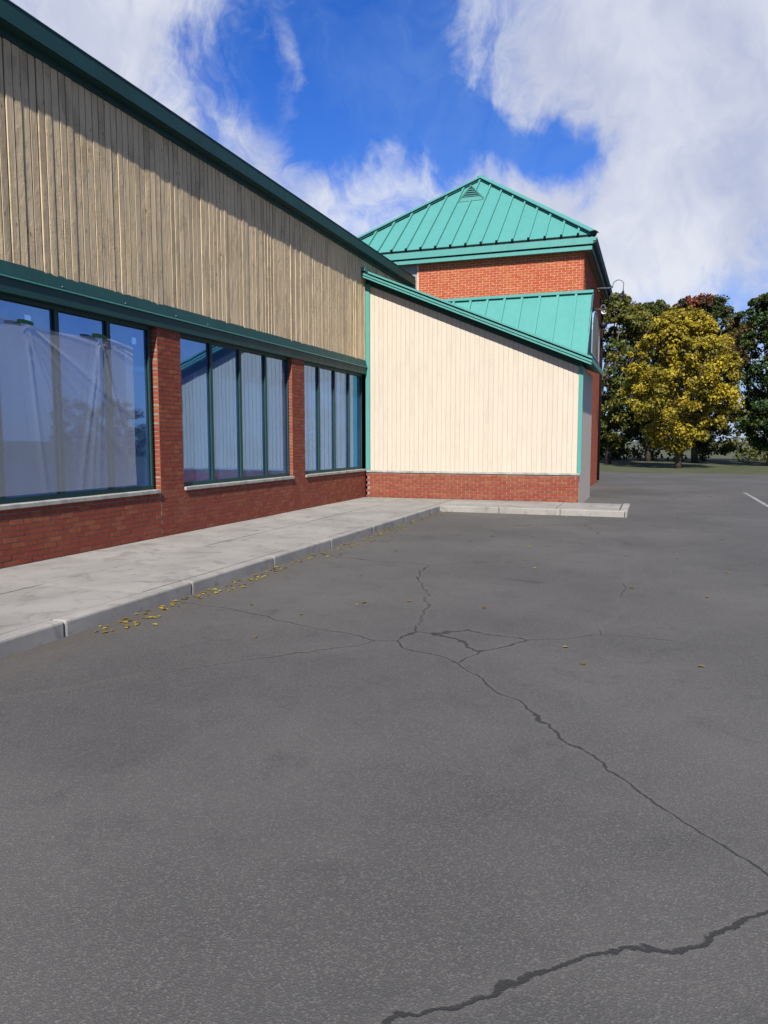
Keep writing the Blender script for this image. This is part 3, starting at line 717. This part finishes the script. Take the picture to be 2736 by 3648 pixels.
# ------------------------------------------------------------------ wall sign and lamps on the tower side
sg = thing('wall_sign', 'pale wall sign with light blue edge seen almost edge-on on the tower side', 'sign', (XTR, 26.2, 4.4))
prof = []
for k in range(13):
    a = math.pi*k/12; prof.append((26.2+1.5*math.cos(a), 5.0+.75*math.sin(a)))
prof += [(24.7, 4.3), (27.7, 4.3)]
MB().prism([(XTR+.004, y, z) for y, z in prof][::-1], (.05, 0, 0)).build('panel', 'sign_face', sg)
for a, b in zip(prof, prof[1:]+prof[:1]):
    MB().bar((XTR+.03, a[0], a[1]), (XTR+.03, b[0], b[1]), .075, .03, (0, a[0]+b[0]-52.4, a[1]+b[1]-10)).build('edge_strip', 'sign_edge', sg)
def gooseneck(label, y, z, reach, drop, head_axis, head_r=.115):
    t = thing('gooseneck_lamp', label, 'lamp', (XTR, y, z), 'gooseneck lamps on the tower side wall')
    x0 = XTR+.004
    mb = MB().lathe((x0, y, z), (1, 0, 0), [(0, .0), (0, .065), (.012, .065), (.02, .03), (.03, .02)], 16); mb.build('wall_plate', 'black_metal_and_shade', t)
    pts = [(x0+.02, y, z), (x0+.3, y, z+.005), (x0+reach*.55, y, z-.01), (x0+reach*.66, y, z+.03)]
    cxr = x0+reach*.84; r = reach*.17
    for k in range(9):
        a = math.pi*(.88-k*.99/8); pts.append((cxr+r*math.cos(a), y, z+.06+r*1.0*math.sin(a)))
    end = Vector((cxr+r*.92, y, z-drop)); pts.append(tuple(end))
    mb = MB().tube(pts, .014, 8); mb.smooth = True; mb.build('arm', 'galvanised', t)
    ax = Vector(head_axis).normalized()
    mb = MB().lathe(end, ax, [(-.02, .0), (-.02, .03), (.05, .034), (.06, .05), (.13, head_r*.72), (.19, head_r), (.185, head_r-.008), (.13, head_r*.68), (.07, .045)], 20); mb.smooth = True
    sh = mb.build('lamp_shade', 'black_metal_and_shade', t)
    mb = MB().lathe(end, ax, [(.06, .0), (.062, .044), (.13, head_r*.67), (.183, head_r-.01)], 20); mb.smooth = True; mb.build('reflector', 'white_enamel', sh)
    mb = MB().lathe(end, ax, [(.065, .0), (.07, .02), (.11, .033), (.14, .02), (.15, .001)], 12); mb.smooth = True; mb.build('bulb', 'white_enamel', sh)
gooseneck('gooseneck lamp reaching past the gutter corner with its shade against the sky', 24.7, 6.26, .94, .14, (-.35, -.1, -1))
gooseneck('gooseneck lamp low beside the skirt roof, its white reflector showing', 25.6, 5.78, .36, .06, (-.1, -1, -.25), .10)
t = thing('globe_lamp', 'black ball-shaped lamp on a thin rod at the far edge of the brick tower', 'lamp', (XTR, 28.6, 6.5))
mb = MB().lathe((XTR+.004, 28.6, 6.53), (1, 0, 0), [(0, 0), (0, .11), (.03, .11), (.05, .02)], 14); mb.build('wall_plate', 'black_metal_and_shade', t)
mb = MB().tube([(XTR+.04, 28.6, 6.53), (XTR+.10, 28.6, 6.51), (XTR+.12, 28.6, 6.42), (XTR+.13, 28.6, 5.85)], .015, 8); mb.smooth = True; mb.build('rod', 'black_metal_and_shade', t)
mb = MB().lathe((XTR+.13, 28.6, 5.70), (0, 0, 1), [(-.13, .0)]+[(.13*math.sin(a), .13*math.cos(a)) for a in [R(q) for q in range(-80, 81, 16)]]+[(.14, .03), (.17, .025), (.17, 0)], 18); mb.smooth = True; mb.build('globe', 'black_metal_and_shade', t)

# ------------------------------------------------------------------ trees
def leaf_cloud(clumps, n_leaf, size, rng, flat=.75):
    """clumps: (centre, radius, tint). Returns verts, faces, tints"""
    vs, fs, cs = [], [], []
    for c, r, tint in clumps:
        c = Vector(c)
        for _ in range(n_leaf):
            d = Vector((rng.gauss(0, 1), rng.gauss(0, 1), rng.gauss(0, 1))).normalized() * (r*rng.random()**.45)
            d.z *= flat
            q = c+d
            nrm = (d.normalized()*.7 + Vector((rng.gauss(0, .6), rng.gauss(0, .6), rng.gauss(0, .6)+.35))).normalized()
            u = nrm.orthogonal().normalized(); a = rng.random()*6.28
            w = nrm.cross(u); t = u*math.cos(a)+w*math.sin(a); b = nrm.cross(t)
            s = size*rng.uniform(.6, 1.25); o = len(vs)
            vs += [tuple(q-t*s*.5), tuple(q+b*s*.36-nrm*s*.08), tuple(q+t*s*.5), tuple(q-b*s*.36-nrm*s*.08)]
            fs.append((o, o+1, o+2, o+3))
            k = rng.uniform(.85, 1.15); cs += [(tint[0]*k, tint[1]*k, tint[2]*k, 1)]*4
    return vs, fs, cs
def leaf_object(name, data, parent):
    vs, fs, cs = data
    me = bpy.data.meshes.new(name); me.from_pydata(vs, [], fs); me.materials.append(M['leaf'])
    at = me.attributes.new('tint', 'FLOAT_COLOR', 'POINT'); flat = [q for c in cs for q in c]; at.data.foreach_set('color', flat)
    return place(me, name, parent)
def tree(name, label, base, height, rad, tintf, seed, nclump=95, nleaf=130, leaf=.20, low=.16, shape=1.0, top=.55, spiky=.0):
    rng = random.Random(seed); bx, by = base
    t = thing(name, label, 'tree', (bx, by, 0), 'trees beyond the tower')
    mb = MB(); h1 = height*.82
    trunk = [(bx+rng.uniform(-.12, .12)*k, by+rng.uniform(-.12, .12)*k, h1*k/6) for k in range(7)]
    trunk[0] = (bx, by, -.1)
    r0 = height*.018
    mb.tube(trunk, [r0*(1.25 if k == 0 else 1-.13*k) for k in range(7)], 9)
    clumps = []
    for i in range(nclump):
        f = rng.random()**.8
        z = height*(low+(1-low)*f); fr = (z/height-low)/(1-low)
        prof = math.sin(math.pi*min(1, .5*fr/top if fr < top else .5+.5*(fr-top)/(1-top)))**.62 * shape
        rr_ = rad*max(.12, prof)*(rng.random()**.42)
        a = rng.random()*6.283
        cr = rng.uniform(.34, .62)*(rad/3)**.5
        z = min(z, height-cr*.6)
        c = (bx+rr_*math.cos(a), by+rr_*math.sin(a), z)
        clumps.append((c, cr, tintf(c, fr, (c[0]-bx)/rad, rng)))
    for i in range(int(40+30*spiky)):                    # short shoots that break the outline
        a = rng.random()*6.283; fr = rng.uniform(.55, 1)
        prof = math.sin(math.pi*(.5+.5*max(0, fr-top)/(1-top)))**.62 if fr > top else 1
        z = height*(low+(1-low)*fr); rr_ = rad*max(.1, prof)*rng.uniform(.95, 1.1)
        c = (bx+rr_*math.cos(a), by+rr_*math.sin(a), z+.15)
        clumps.append((c, rng.uniform(.16, .30), tintf(c, fr, (c[0]-bx)/rad, rng)))
    for i in range(9):
        k = rng.uniform(.25, .85); c = rng.choice(clumps)[0]
        a = Vector(trunk[min(5, int(k*6))]); e = Vector(c)
        mid = (a+e)/2+Vector((0, 0, -.15)); mb.tube([a, mid, e], [r0*.45, r0*.3, r0*.1], 6)
    mb.smooth = True; mb.build('trunk', 'bark', t)
    leaf_object('crown', leaf_cloud(clumps, nleaf, leaf, rng), t)
    return t
def mixv(a, b, k): return tuple(p+(q-p)*k for p, q in zip(a, b))
G1, G2, G3, OL = (.072, .086, .013), (.040, .055, .009), (.028, .037, .009), (.130, .116, .016)
YE, YO, RE, PU = (.32, .235, .014), (.17, .14, .012), (.17, .032, .014), (.055, .024, .013)
tree('maple_tree', 'olive green maple growing behind the tower corner under the gooseneck lamp', (-2.9, 53.4), 11.2, 3.4,
     lambda c, f, s, r: mixv(OL if r.random() < .5+.35*(f > .7) else G1, G2, r.random()*.6), 1, 230, 130, .21, .1)
tree('maple_tree', 'dark green tree with a small pointed top left of the yellow tree', (-.35, 60), 11.6, 3.1,
     lambda c, f, s, r: mixv(G2, G1, r.random()*.8), 2, 190, 120, .22, .1)
tree('maple_tree', 'bright yellow autumn maple in front of the other trees', (1.35, 46), 8.85, 3.15,
     lambda c, f, s, r: mixv(YE, YO, r.random()) if r.random() < .84 else mixv(YO, OL, r.random()), 3, 270, 130, .18, .12, 1.0, .34, .5)
tree('maple_tree', 'dark maple with reddish purple crown rising behind the yellow tree', (2.75, 57.4), 11.45, 3.5,
     lambda c, f, s, r: (RE if (r.random() < .6 and -.35 < s < .10) else mixv(PU, G3, r.random()*.8)) if f > .66 and s < .2 else mixv(G3, G2, r.random()), 9, 260, 120, .21, .1, 1, .62, .6)
tree('maple_tree', 'dense dark green tree with browning top at the right edge', (6.75, 51.5), 10.4, 3.1,
     lambda c, f, s, r: mixv((.085, .05, .018), G1, r.random()*.7) if (f > .72 and r.random() < .6) or (s < -.6 and r.random() < .7) else mixv(G2, (.02, .05, .010), r.random()), 5, 260, 130, .2, .1, 1, .55, .4)
tree('maple_tree', 'mid green tree standing just beyond the right edge of the view', (12.6, 50.5), 9.6, 3.3,
     lambda c, f, s, r: mixv(G1, OL, r.random()*.7), 6, 160, 110)
# low woodland edge behind the trunks
rng = random.Random(21); cl = []
for i in range(900):
    x = rng.uniform(-30, 45); y = 64+rng.uniform(-2, 3); z = rng.random()**.8*(4.2+1.2*math.sin(x*.35)+.8*math.sin(x*.9))
    cl.append(((x, y, z), rng.uniform(.5, .9), mixv(G2, OL, rng.random()*.8)))
o = leaf_object('woodland_edge', leaf_cloud(cl, 60, .30, rng), None); o['kind'] = 'stuff'
tag(o, 'low green scrub and hedge far behind the trees', 'shrubs')
# fallen leaves on the asphalt
rng = random.Random(8); vs, fs, cs = [], [], []
for i in range(620):
    x, y = rng.uniform(-4.3, 7), 5.0+rng.random()**1.3*22
    if rng.random() < .68: x = -4.43+abs(rng.gauss(0, .16))
    s = rng.uniform(.018, .036); a = rng.random()*6.28; o = len(vs); h = .012
    t, b = Vector((math.cos(a), math.sin(a), rng.uniform(-.15, .15))), Vector((-math.sin(a), math.cos(a), rng.uniform(-.15, .15)))
    q = Vector((x, y, h))
    vs += [tuple(q-t*s), tuple(q-t*s*.2+b*s*.7+Vector((0, 0, .006))), tuple(q+t*s), tuple(q-t*s*.2-b*s*.7+Vector((0, 0, .006)))]
    fs.append((o, o+1, o+2, o+3)); tn = mixv(YE, PU, rng.random()*.8); cs += [tn+(1,)]*4
o = leaf_object('fallen_leaves', (vs, fs, cs), None); o['kind'] = 'stuff'; tag(o, 'scattered yellow and brown leaves lying on the asphalt', 'leaves')
